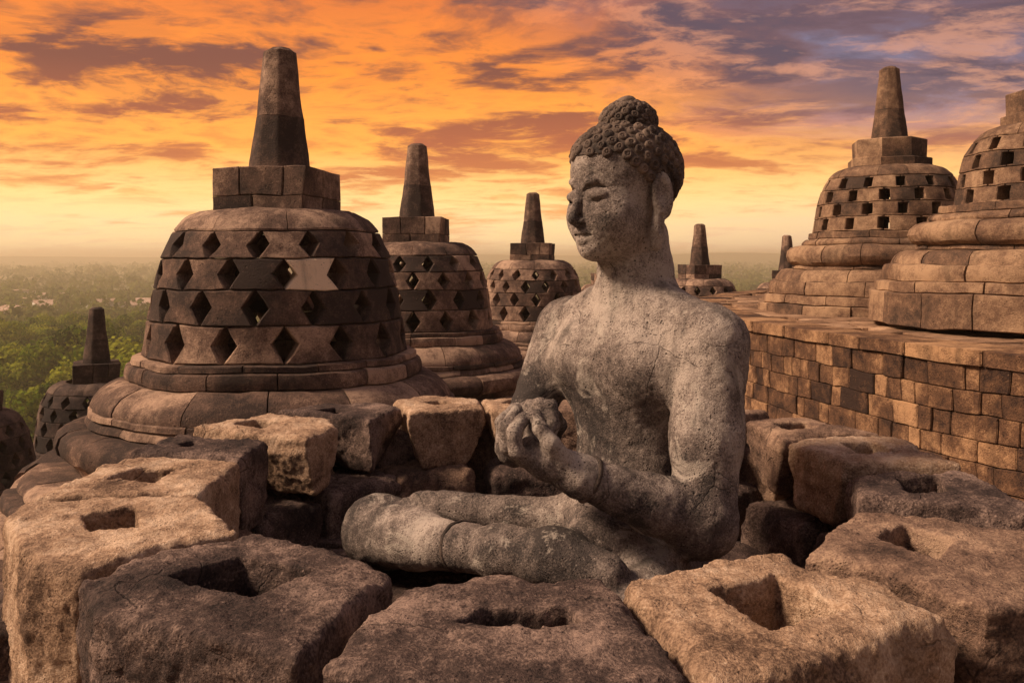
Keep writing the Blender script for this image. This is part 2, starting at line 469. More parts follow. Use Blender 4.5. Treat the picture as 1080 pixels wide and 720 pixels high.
def make_stupa(seed, kind, mat, light_stone=None, harm_rot=25.0, nst=15):
    rng = random.Random(seed)
    root = empty('bell_stupa')
    b = MB()
    make_base(b, rng, kind)
    b.build('base', mat, root, noise=[(0.014, 2.3), (0.006, 9)])
    m = MB()
    rows = [0.0, 0.29, 0.565, 0.815, 1.035]
    if kind == 'square':
        rows = [0.0, 0.26, 0.52, 0.77, 1.00]
    da = 2 * math.pi / nst
    for r in range(4):
        ph = 0.0 if r % 2 else da / 2
        rowt = rng.uniform(-.12, .1)
        for i in range(nst):
            tint = min(0.8, max(0.08, rng.gauss(0.45, 0.24) + rowt))
            if light_stone and (r, i) == light_stone:
                tint = 1.35
            bell_stone(m, ph + i * da + rng.uniform(-.008, .008), da, rows[r], rows[r + 1], kind, tint, rng.uniform(-.008, .008))
    # solid crown of the bell
    zc = rows[4]
    prof = [(0.55, zc + .004), (bell_r(zc) - .012, zc + .004)] + [(bell_r(z), z) for z in np.linspace(zc + .02, 1.21, 6)] + [(0.55, 1.222)]
    course(m, rng, prof, 9, 8, tint=(.3, .75))
    ZK = 1.0 if kind == 'diamond' else 0.80
    m.v = [v * np.array((1, 1, ZK)) for v in m.v]
    m.build('bell', mat, root, noise=[(0.012, 2.7), (0.006, 11)])
    h = MB()
    if kind == 'diamond':
        s = 0.415
        hr = R(harm_rot)
        ax, ay = np.array((math.cos(hr), math.sin(hr))), np.array((-math.sin(hr), math.cos(hr)))
        for lev, (z0, z1) in enumerate(((1.215, 1.335), (1.337, 1.575))):
            nb = 2 if lev == 0 else 3
            for iy in range(2):
                cuts = np.linspace(-1, 1, nb + 1)
                cuts[1:-1] += [rng.uniform(-.22, .22) for _ in cuts[1:-1]]
                for k in range(nb):
                    cx = (cuts[k] + cuts[k + 1]) / 2 * s
                    hx = (cuts[k + 1] - cuts[k]) / 2 * s - .003
                    c = ax * cx + ay * (iy - .5) * s
                    box_grid(h, (c[0], c[1], (z0 + z1) / 2), hx, s / 2 - .003, (z1 - z0) / 2, ax, ay, rng.uniform(.15, .7))
        ptop = 1.575
    else:
        prof = [(0.3, .965), (0.60, .965), (0.615, .98), (0.615, 1.09), (0.60, 1.10), (0.545, 1.105), (0.545, 1.37), (0.53, 1.385), (0.3, 1.385)]
        for k in range(8):
            a0, a1 = k * math.pi / 4, (k + 1) * math.pi / 4
            q = MB()
            ring_block(h, prof, a0 + .004, a1 - .004, 1, rng.uniform(.2, .75))
        prism(h, rng, 8, 0.4, 0.4, .97, 1.38, 0, 0.4)
        ptop = 1.385
    h.build('harmika', mat, root, noise=[(0.014, 3.1), (0.006, 12)])
    p = MB()
    zt = ptop + (1.08 if kind == 'diamond' else 1.12)
    zm = ptop + .47
    rm = 0.262 + (0.135 - 0.262) * .47 / (zt - ptop)
    rot = R(harm_rot + 22.5)
    prism(p, rng, 8, 0.27, rm, ptop, zm - .003, rot, 0.27)
    prism(p, rng, 8, rm - .003, 0.142, zm, zt - .035, rot, 0.52)
    prism(p, rng, 8, 0.139, 0.085, zt - .036, zt, rot, 0.45, nz=2)
    p.build('pinnacle', mat, root, noise=[(0.006, 3.5), (0.004, 12)])
    return root

def place(o, px, Y, zbell, rz=0.0, k=1.0):
    o.location = ((px - 540) * Y / FPX, Y, zbell)
    o.rotation_euler = (0, 0, rz)
    o.scale = (k, k, k)

ZB = -0.815
GL, GU = 'lattice bell stupas of the lower terrace', 'bell stupas of the upper terrace'
s1 = make_stupa(11, 'diamond', M['bell'], light_stone=(2, 12), harm_rot=-9)
place(s1, 295, 7.76, ZB, R(-1.3))
tag(s1, 'largest lattice bell stupa, with one pale stone, behind the left ring of blocks', 'stupa', GL)
s2 = make_stupa(23, 'diamond', M['bell'], harm_rot=-14)
place(s2, 440, 12.8, -1.0, R(9))
tag(s2, 'lattice bell stupa partly hidden by the largest one, second in the row', 'stupa', GL)
s3 = make_stupa(37, 'diamond', M['bell'], harm_rot=-30)
place(s3, 562, 18.7, -1.27, R(20))
tag(s3, 'smaller lattice bell stupa just left of the statue face', 'stupa', GL)
s4 = copy_tree(s3); place(s4, 738, 23.1, -1.76, R(51))
tag(s4, 'small far lattice stupa above the statue shoulder', 'stupa', GL)
s5 = copy_tree(s3); place(s5, 830, 26.8, -1.96, R(100))
tag(s5, 'far stupa with only its upper part showing left of the upper terrace', 'stupa', GL)
s8 = copy_tree(s3); place(s8, 640, 30.0, -2.1, R(140))
tag(s8, 'farthest small stupa almost hidden behind the statue neck', 'stupa', GL)
GLL = 'stupas on the terrace below'
sl = make_stupa(41, 'diamond', M['bell_dark_shaded'], harm_rot=-8); place(sl, 102, 17.3, -3.62, R(33))
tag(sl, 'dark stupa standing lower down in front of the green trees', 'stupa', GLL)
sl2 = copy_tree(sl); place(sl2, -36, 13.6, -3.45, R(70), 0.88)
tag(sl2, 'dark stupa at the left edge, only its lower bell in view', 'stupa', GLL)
s6 = make_stupa(53, 'square', M['bell_warm'], nst=14); place(s6, 938, 13.4, 0.39, R(12))
tag(s6, 'stupa with square openings and octagonal collar on the upper terrace, spire in view', 'stupa', GU)
s7 = make_stupa(67, 'square', M['bell_warm'], nst=14); place(s7, 1112, 10.1, 0.61, R(31), 0.93)
for ch in s7.children:
    if ch.name.startswith('base'):
        ch.scale = (1.11, 1.11, 1)
tag(s7, 'stupa with square openings cut off by the right edge of the picture', 'stupa', GU)

# ------------------------------------------------------------------ terraces and the wall of the upper terrace
FLOOR, UP = -2.0, -0.80
def spline(pts, n):
    pts = np.array(pts, float)
    out = []
    for i in range(len(pts) - 1):
        p0, p1, p2, p3 = pts[max(i - 1, 0)], pts[i], pts[i + 1], pts[min(i + 2, len(pts) - 1)]
        for k in range(n):
            t = k / n
            out.append(.5 * ((2 * p1) + (p2 - p0) * t + (2 * p0 - 5 * p1 + 4 * p2 - p3) * t * t + (3 * p1 - p0 - 3 * p2 + p3) * t ** 3))
    out.append(pts[-1])
    return np.array(out)

WALLPTS = [(9.5, 4.6), (7.2, 5.2), (5.6, 5.95), (4.55, 6.75), (3.95, 7.8), (3.55, 9.0), (3.2, 10.3), (3.0, 11.6), (2.98, 13.4), (3.3, 16), (4.3, 19), (6.5, 22.5), (10, 25)]
wl = spline(WALLPTS, 60)
wd = np.concatenate([[0], np.cumsum(np.linalg.norm(np.diff(wl, axis=0), axis=1))])
def wall_at(s):
    x, y = np.interp(s, wd, wl[:, 0]), np.interp(s, wd, wl[:, 1])
    x2, y2 = np.interp(s + .05, wd, wl[:, 0]), np.interp(s + .05, wd, wl[:, 1])
    t = np.array((x2 - x, y2 - y)); t /= np.linalg.norm(t) + 1e-9
    return np.array((x, y)), t, np.array((t[1], -t[0]))     # right of travel = into the terrace

def wall():
    rng = random.Random(5)
    root = tag(empty('retaining_wall', (0, 0, 0)), 'long wall of squared orange brown blocks carrying the upper terrace', 'wall')
    mb = MB()
    zt = UP - .13
    hs = [.225, .205, .215, .20, .205, .19, .19]
    for h in hs:
        s = rng.uniform(-.2, 0)
        while s < wd[-1] - .2:
            L = rng.choice([.16, .22, .26, .33, .42]) * rng.uniform(.85, 1.15)
            p, t, nrm = wall_at(s + L / 2)
            inset = rng.uniform(-.012, .012) + .0
            c = p + nrm * (.15 + inset)
            tint = min(1.15, max(-.05, rng.gauss(.40, .21)))
            box_grid(mb, (c[0], c[1], zt - h / 2), L / 2 - .004, .15, h / 2 - .003, t, nrm, tint, e=.013)
            s += L
        zt -= h
    mb.build('masonry', M['wall'], root, noise=[(0.012, 3.0), (0.006, 9)])
    cp = MB()
    s = 0
    while s < wd[-1] - .4:
        L = rng.uniform(.5, .95)
        p, t, nrm = wall_at(s + L / 2)
        c = p + nrm * (.27 + rng.uniform(-.006, .006))
        box_grid(cp, (c[0], c[1], UP - .065 + .001), L / 2 - .004, .30, .066, t, nrm, rng.uniform(.2, .9), e=.015)
        s += L
    cp.build('coping', M['wall'], root, noise=[(0.009, 2.6), (0.005, 9)])
wall()

def poly_sheet(name, pts, z, mat, drop=None, label=None):
    """a flat paved area with its outline, and a side wall down by drop"""
    n = len(pts)
    vs = [(x, y, z) for x, y in pts]
    fs = [list(range(n))]
    if drop:
        vs += [(x, y, z - drop) for x, y in pts]
        fs += [(i, n + i, n + (i + 1) % n, (i + 1) % n) for i in range(n)]
    mb = MB(); mb.add(vs, fs, .5)
    return tag(mb.build(name, mat, None, smooth=0), kind='structure')

def slab_field(name, inside, x0, x1, y0, y1, z, mat, size, seed):
    """paving of separate worn slabs over a solid bed, all one surface"""
    rng = random.Random(seed)
    mb = MB()
    y = y0
    while y < y1:
        d = size * rng.uniform(.8, 1.2)
        x = x0 - rng.random()
        while x < x1:
            w = size * rng.uniform(.8, 1.9)
            if inside(x + w / 2, y + d / 2):
                box_grid(mb, (x + w / 2, y + d / 2, z - .05 + rng.uniform(-.005, .005)), w / 2 - .006, d / 2 - .006, .05, (1, 0), (0, 1), rng.uniform(.1, .9), e=.008)
            x += w
        y += d
    return tag(mb.build(name, mat, None, noise=[(0.02, 1.7)]), kind='structure')

def pip(poly):
    poly = np.array(poly)
    def f(x, y):
        c = False
        for i in range(len(poly)):
            x1, y1 = poly[i]; x2, y2 = poly[i - 1]
            if (y1 > y) != (y2 > y) and x < (x2 - x1) * (y - y1) / (y2 - y1) + x1:
                c = not c
        return c
    return f

up_poly = [tuple(p + wall_at(s)[2] * .3) for s, p in zip(wd[::12], wl[::12])] + [(24, 25), (24, 4.6)]
poly_sheet('upper_terrace', up_poly, UP - .06, M['paving'])
slab_field('upper_terrace_paving', pip([tuple(p + wall_at(s)[2] * .62) for s, p in zip(wd[::12], wl[::12])] + [(12, 25), (12, 4.6)]), 2.5, 12, 4.5, 20, UP, M['paving'], .42, 3)
EDGE = spline([(4, -5), (0, -3.6), (-2.6, -1.0), (-3.9, 2.2), (-4.3, 5.0), (-4.4, 7.8), (-4.25, 9.6), (-3.9, 12), (-3.7, 14.5), (-3.1, 18), (-1.8, 22), (2, 28), (8, 34), (16, 38)], 6)
lo_poly = [tuple(p) for p in EDGE] + [(26, 38), (26, -5)]
poly_sheet('terrace', lo_poly, FLOOR - .06, M['bell'], 2.9)
slab_field('terrace_paving', pip(lo_poly), -4.6, 4.2, -2, 16, FLOOR, M['bell'], .46, 9)
EDGE2 = EDGE + np.array([-1.0, 0]) * 0
e2 = spline([(6, -12), (-4, -9), (-9, -2), (-12.5, 6), (-13.2, 14), (-11, 24), (-4, 36), (8, 46), (20, 50)], 8)
poly_sheet('lower_terrace', [tuple(p) for p in e2] + [(40, 50), (40, -12)], -4.72, M['bell'], 3.5)

# tumbled edging stones on the rim of the terrace, lower left of the picture
def rough_box(name, c, half, rz, mat, seed, label, cat, group):
    pass


# ------------------------------------------------------------------ plain, forest, village, hills, haze
def leaf_mat(name, a, b, c):
    m = bpy.data.materials.new(name); m.use_nodes = True
    t = m.node_tree; t.nodes.clear(); g = NT(t)
    ti = g.n('ShaderNodeAttribute', attribute_name='tint').outputs['Fac']
    rnd = g.n('ShaderNodeObjectInfo').outputs['Random']
    f = g.m('MULTIPLY_ADD', g.m('SUBTRACT', rnd, .5), .5, ti)
    cc = g.ramp(f, [(0.1, a), (0.5, b), (0.95, c)])
    d = g.n('ShaderNodeBsdfDiffuse', {'Color': cc})
    tr = g.n('ShaderNodeBsdfTranslucent', {'Color': cc})
    mx = g.n('ShaderNodeMixShader', {0: .4, 1: d.outputs[0], 2: tr.outputs[0]})
    g.n('ShaderNodeOutputMaterial', {'Surface': mx.outputs[0]})
    return m
M['leaf'] = leaf_mat('foliage', (.014, .030, .005), (.090, .140, .012), (.30, .31, .035))
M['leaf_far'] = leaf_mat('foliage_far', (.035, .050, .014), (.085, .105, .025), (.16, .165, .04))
M['leaf_dry'] = leaf_mat('foliage_dry', (.09, .05, .02), (.17, .09, .035), (.25, .15, .06))
def plain_mat(name, a, b, rough=.9, scale=.02):
    m = bpy.data.materials.new(name); m.use_nodes = True
    t = m.node_tree; t.nodes.clear(); g = NT(t)
    co = g.n('ShaderNodeTexCoord').outputs['Object']
    n = g.noise(co, scale, 9.0, .65)
    bs = g.n('ShaderNodeBsdfPrincipled', {'Base Color': g.mix(g.step(n, .35, .65), a, b), 'Roughness': rough, 'Specular IOR Level': .1})
    g.n('ShaderNodeOutputMaterial', {'Surface': bs.outputs[0]})
    return m
M['ground'] = plain_mat('forest_ground', (.05, .06, .02), (.13, .10, .05))
M['bark'] = plain_mat('bark', (.05, .035, .025), (.12, .085, .06), scale=3)
M['plaster'] = plain_mat('pale_plaster', (.55, .5, .45), (.75, .7, .66), scale=.5)
M['tile'] = plain_mat('roof_tile', (.28, .15, .11), (.52, .40, .34), scale=.7)

def ground():
    mb = MB(); vs, fs = [], []
    rs = [0, 8, 14, 18, 22, 27, 34, 44, 58, 75, 100, 140, 200, 300, 450, 700, 1100, 1700, 2600, 4000, 6900]
    na = 96
    for r in rs:
        zz = np.interp(r, [0, 18, 30, 60, 110], [-7.9, -8.2, -12, -24, -29])
        for i in range(na):
            a = 2 * math.pi * i / na
            x, y = 10 + r * math.cos(a), 10 + r * math.sin(a)
            vs.append((x, y, zz + (0.6 * math.sin(x * .11) * math.cos(y * .13) if r < 4000 else 0)))
    for j in range(len(rs) - 1):
        for i in range(na):
            k = (i + 1) % na
            fs.append((j * na + i, (j + 1) * na + i, (j + 1) * na + k, j * na + k))
    mb.add(vs, fs)
    tag(mb.build('ground', M['ground'], None, 180), kind='structure')
ground()

def hills():
    mb = MB(); vs, fs = [], []
    n = 200
    for i in range(n + 1):
        a = R(-60 + 120 * i / n)
        q = np.array([[a * 4.0, 2.5, 1.7]])
        h1 = float(np.clip(2 + 9 * (fbm(q, 4)[0] + .55), -4, 20))
        h1 = max(h1, 17 * math.exp(-((math.degrees(a) - 14) / 6) ** 2), 13 * math.exp(-((math.degrees(a) + 4) / 7) ** 2))
        for r, z in ((2300, -29.5), (2600, h1 * .45 - 12), (2900, h1), (3500, -29.5)):
            vs.append((r * math.sin(a), r * math.cos(a), z))
    for i in range(n):
        for j in range(3):
            fs.append((i * 4 + j, (i + 1) * 4 + j, (i + 1) * 4 + j + 1, i * 4 + j + 1))
    mb.add(vs, fs)
    tag(mb.build('hills', M['ground'], None, 180), kind='structure')
hills()

def quads(mb, rng, pts, nrm, size, tints):
    """leaf sized faces at pts, roughly facing nrm"""
    n = len(pts)
    nr = nrm + rng.normal(0, .38, (n, 3)); nr /= np.linalg.norm(nr, axis=1, keepdims=True)
    u = np.cross(nr, rng.normal(0, 1, (n, 3))); u /= np.linalg.norm(u, axis=1, keepdims=True)
    w = np.cross(nr, u)
    s = (size * rng.uniform(.6, 1.3, (n, 1)))
    q = np.stack([pts - u * s, pts - w * s * .6, pts + u * s, pts + w * s * .6], 1).reshape(-1, 3)
    mb.add(q, [(4 * i, 4 * i + 1, 4 * i + 2, 4 * i + 3) for i in range(n)], np.repeat(tints, 4))

def crown_pts(rng, lobes, per):
    P_, N_, T_ = [], [], []
    for c, r in lobes:
        d = rng.normal(0, 1, (per, 3)); d /= np.linalg.norm(d, axis=1, keepdims=True)
        d[:, 2] = np.abs(d[:, 2]) * np.where(rng.random(per) < .78, 1, -1)
        P_.append(c + d * r * rng.uniform(.55, 1.08, (per, 1)) * np.array((1, 1, .8))); N_.append(d)
        T_.append(np.clip(rng.normal(.5, .14, per) + rng.uniform(-.34, .34), 0, 1))
    return np.concatenate(P_), np.concatenate(N_), np.concatenate(T_)

def make_tree(seed, h, rc, leaf):
    rng = np.random.default_rng(seed)
    root = empty('tree')
    t = MB()
    rr = random.Random(seed)
    lobes = []
    nl = 10
    for i in range(nl):
        a, q = rng.uniform(0, 6.28), math.sqrt(rng.uniform(0, 1))
        lobes.append((np.array((math.cos(a) * q * rc * .75, math.sin(a) * q * rc * .75, h * .62 + rng.uniform(-.2, .30) * h * (1.15 - q * .6))), rc * rng.uniform(.34, .54)))
    def limb(p0, p1, r0, r1):
        p0, p1 = np.array(p0, float), np.array(p1, float)
        d = p1 - p0; d /= np.linalg.norm(d); u = np.cross(d, (1, .2, .1)); u /= np.linalg.norm(u); w = np.cross(d, u)
        vs = []
        for p, r in ((p0, r0), (p1, r1)):
            vs += [p + (u * math.cos(k * 1.047) + w * math.sin(k * 1.047)) * r for k in range(6)]
        t.add(vs, [(k, (k + 1) % 6, 6 + (k + 1) % 6, 6 + k) for k in range(6)])
    limb((0, 0, -.5), (.1, 0, h * .45), .38, .24)
    for c, r in lobes[:8]:
        limb((.1, 0, h * .42), c, .17, .05)
    t.build('trunk', M['bark'], root, 180)
    cb = MB()
    p, n, ti = crown_pts(rng, lobes, 330)
    quads(cb, rng, p, n, .28, ti)
    cb.build('crown', leaf, root, 0)
    return root

def forest():
    rr = random.Random(8)
    kinds = [make_tree(s, h, rc, M['leaf']) for s, h, rc in ((1, 12, 4.6), (2, 14, 5.2), (3, 10, 4.4), (4, 13, 4.2))]
    words = ['rounded bright green tree in the thick wood left of the big stupa', 'broad tall green tree in the thick wood left of the big stupa',
             'low yellow green tree in the thick wood left of the big stupa', 'narrow dark green tree in the thick wood left of the big stupa']
    G = 'trees of the wood below the temple'
    for k, w in zip(kinds, words):
        tag(k, w, 'tree', G)
    spots = []
    tries = 0
    while len(spots) < 190 and tries < 9000:
        tries += 1
        Y = math.sqrt(rr.uniform(92 ** 2, 250 ** 2))
        x = rr.uniform(-.80, -.36) * Y
        if all((x - a) ** 2 + (Y - b) ** 2 > (8.0 if Y < 125 else 6.8) ** 2 for a, b in spots):
            spots.append((x, Y))
    for x, Y in [(52, 200), (60, 215), (63, 190), (75, 230), (48, 235), (41, 190)]:
        spots.append((x, Y))
    for i, (x, y) in enumerate(spots):
        o = kinds[i] if i < 4 else copy_tree(kinds[i % 4])
        o.location = (x, y, -28.8 if math.hypot(x - 10, y - 10) > 100 else np.interp(math.hypot(x - 10, y - 10), [0, 18, 30, 60, 110], [-7.9, -8.2, -12, -24, -29]))
        k = rr.uniform(1.15, 1.45) if y < 135 else rr.uniform(.9, 1.25)
        o.scale = (k, k, k * rr.uniform(.9, 1.1)); o.rotation_euler = (0, 0, rr.uniform(0, 6.28))
        if x > 0:
            for kk in ('label',):
                o[kk] = words[i % 4].replace('in the thick wood left of the big stupa', 'far off beyond the upper terrace corner')
    # the wood that runs on to the horizon
    rng = np.random.default_rng(12)
    mb = MB()
    n = 7600
    Y = np.exp(rng.uniform(math.log(240), math.log(4200), n))
    X = rng.uniform(-1.15, 1.0, n) * Y
    for x, y in zip(X, Y):
        k = 1.0 + y / 900
        if abs(x) < .0 * y:
            continue
        r = rng.uniform(3.5, 6.5) * k
        hh = rng.uniform(3, 7) * min(k, 2.2)
        lob = [(np.array((x + rng.uniform(-1, 1) * r, y + rng.uniform(-1, 1) * r, -29 + hh * rng.uniform(.5, 1.1))), r * .6) for _ in range(2)]
        p, nn, ti = crown_pts(rng, lob, 13)
        quads(mb, rng, p, nn, 1.1 * k, ti)
    tag(mb.build('distant_forest', M['leaf_far'], None, 0), kind='stuff')
forest()

def make_house(seed, w, d, h):
    rr = random.Random(seed)
    root = empty('house')
    wl_ = MB(); wl_.add([(-w, -d, 0), (w, -d, 0), (w, d, 0), (-w, d, 0), (-w, -d, h), (w, -d, h), (w, d, h), (-w, d, h), (0, -d, h * 1.45), (0, d, h * 1.45)],
       [(0, 1, 5, 8, 4), (2, 3, 7, 9, 6), (1, 2, 6, 5), (3, 0, 4, 7)])
    wl_.build('wall', M['plaster'], root, 0)
    rf = MB(); e = 1.12
    for s in (-1, 1):
        rf.add([(0, -d * e, h * 1.49), (0, d * e, h * 1.49), (s * w * e, d * e, h * .98), (s * w * e, -d * e, h * .98),
                (0, -d * e, h * 1.45), (0, d * e, h * 1.45), (s * w * e, d * e, h * .93), (s * w * e, -d * e, h * .93)],
               [(0, 1, 2, 3), (7, 6, 5, 4), (3, 2, 6, 7), (0, 3, 7, 4), (1, 5, 6, 2)])
    rf.build('roof', M['tile'], root, 0)
    return root
HOUSES = [(38, 322, 470), (60, 317, 505), (48, 345, 420), (108, 330, 430), (122, 334, 415), (22, 312, 560), (14, 340, 372), (160, 326, 440)]
for i, (px, py, Y) in enumerate(HOUSES):
    hroot = make_house(i, 7 + i % 3 * 2.5, 5 + i % 2 * 2, 4.2)
    hroot.location = ((px - 540) * Y / FPX, Y, -28.6 + 2.5)
    hroot.rotation_euler = (0, 0, 1.2 + i * .5)
    tag(hroot, ['pale long house far off in the hazy wood at the left', 'pale house farther back among misty trees at the left'][i % 2], 'house', 'pale houses in the hazy plain')
    # plinth under the walls so that they stand on the ground
    pb = MB(); w_, d_ = 7 + i % 3 * 2.5, 5 + i % 2 * 2
    pb.add([(-w_ * .99, -d_ * .99, -4), (w_ * .99, -d_ * .99, -4), (w_ * .99, d_ * .99, -4), (-w_ * .99, d_ * .99, -4), (-w_ * .99, -d_ * .99, 0), (w_ * .99, -d_ * .99, 0), (w_ * .99, d_ * .99, 0), (-w_ * .99, d_ * .99, 0)],
           [(0, 1, 5, 4), (1, 2, 6, 5), (2, 3, 7, 6), (3, 0, 4, 7)])
    pb.build('plinth', M['plaster'], hroot, 0)

def haze():
    mb = MB()
    s, z0, z1 = 7200, -33, 21
    mb.add([(-s, -s, z0), (s, -s, z0), (s, s, z0), (-s, s, z0), (-s, -s, z1), (s, -s, z1), (s, s, z1), (-s, s, z1)],
           [(3, 2, 1, 0), (4, 5, 6, 7), (0, 1, 5, 4), (1, 2, 6, 5), (2, 3, 7, 6), (3, 0, 4, 7)])
    m = bpy.data.materials.new('haze'); m.use_nodes = True
    t = m.node_tree; t.nodes.clear(); g = NT(t)
    v = g.n('ShaderNodeVolumePrincipled', {'Color': (1.0, .88, .66, 1), 'Density': 0.0007, 'Anisotropy': .25})
    v.inputs['Density Attribute'].default_value = ''
    g.n('ShaderNodeOutputMaterial', {'Volume': v.outputs[0]})
    o = mb.build('haze', m, None, 0)
    tag(o, kind='stuff')
haze()

# ------------------------------------------------------------------ distance fields -> surfaces (carved blocks, statue)
def surface_nets(F, org, h):
    S = F < 0
    nx, ny, nz = F.shape
    cnt = np.zeros((nx - 1, ny - 1, nz - 1), np.int8)
    for a in (0, 1):
        for b in (0, 1):
            for c in (0, 1):
                cnt += S[a:nx - 1 + a, b:ny - 1 + b, c:nz - 1 + c]
    act = np.argwhere((cnt > 0) & (cnt < 8))
    idx = -np.ones(cnt.shape, np.int64)
    idx[act[:, 0], act[:, 1], act[:, 2]] = np.arange(len(act))
    pos = np.zeros((len(act), 3)); w = np.zeros(len(act))
    cor = [(a, b, c) for a in (0, 1) for b in (0, 1) for c in (0, 1)]
    vals = {q: F[act[:, 0] + q[0], act[:, 1] + q[1], act[:, 2] + q[2]] for q in cor}
    for q in cor:
        for ax in range(3):
            if q[ax] == 0:
                q2 = tuple(1 if k == ax else q[k] for k in range(3))
                f0, f1 = vals[q], vals[q2]
                mk = (f0 < 0) != (f1 < 0)
                t = np.where(mk, f0 / np.where(mk, f0 - f1, 1), 0)
                e = np.tile(np.array(q, float), (len(act), 1)); e[:, ax] += t
                pos += np.where(mk[:, None], e, 0); w += mk
    V = (act + pos / w[:, None]) * h + np.array(org)
    quads = []
    for ax in range(3):
        sl0 = [slice(None)] * 3; sl1 = [slice(None)] * 3
        sl0[ax] = slice(0, -1); sl1[ax] = slice(1, None)
        A, B = S[tuple(sl0)], S[tuple(sl1)]
        e = np.argwhere(A != B)
        o1, o2 = [k for k in range(3) if k != ax]
        ok = (e[:, o1] > 0) & (e[:, o2] > 0) & (e[:, o1] < cnt.shape[o1]) & (e[:, o2] < cnt.shape[o2])
        e = e[ok]
        def cell(d1, d2):
            q = e.copy(); q[:, o1] -= d1; q[:, o2] -= d2
            return idx[q[:, 0], q[:, 1], q[:, 2]]
        q = np.stack([cell(1, 1), cell(0, 1), cell(0, 0), cell(1, 0)], 1)
        flip = A[e[:, 0], e[:, 1], e[:, 2]]
        if ax == 1:
            flip = ~flip
        q[~flip] = q[~flip][:, ::-1]
        quads.append(q)
    return V, np.concatenate(quads)

def nets_mesh(name, V, Q):
    me = bpy.data.meshes.new(name)
    me.vertices.add(len(V)); me.vertices.foreach_set('co', V.astype(np.float32).ravel())
    me.loops.add(len(Q) * 4); me.loops.foreach_set('vertex_index', Q.astype(np.int32).ravel())
    me.polygons.add(len(Q)); me.polygons.foreach_set('loop_start', np.arange(0, len(Q) * 4, 4, dtype=np.int32))
    me.update(calc_edges=True)
    me.validate()
    return me

def normals_of(V, Q):
    a, b, c, d = (V[Q[:, k]] for k in range(4))
    fn = np.cross(c - a, d - b)
    N = np.zeros_like(V)
    for k in range(4):
        np.add.at(N, Q[:, k], fn)
    return N / (np.linalg.norm(N, axis=1, keepdims=True) + 1e-12)

def sd_poly(px, py, poly):
    poly = np.asarray(poly, float)
    d = np.full(px.shape, 1e9); inside = np.zeros(px.shape, bool)
    for i in range(len(poly)):
        x1, y1 = poly[i]; x2, y2 = poly[i - 1]
        ex, ey = x2 - x1, y2 - y1
        wx, wy = px - x1, py - y1
        t = np.clip((wx * ex + wy * ey) / (ex * ex + ey * ey + 1e-12), 0, 1)
        d = np.minimum(d, (wx - ex * t) ** 2 + (wy - ey * t) ** 2)
        inside ^= ((y1 > py) != (y2 > py)) & (px < ex * (py - y1) / (ey + 1e-12) + x1)
    return np.where(inside, -1, 1) * np.sqrt(d)

def smax(a, b, k):
    h = np.maximum(k - np.abs(a - b), 0) / k
    return np.maximum(a, b) + h * h * k * .25
def smin(a, b, k):
    h = np.maximum(k - np.abs(a - b), 0) / k
    return np.minimum(a, b) - h * h * k * .25

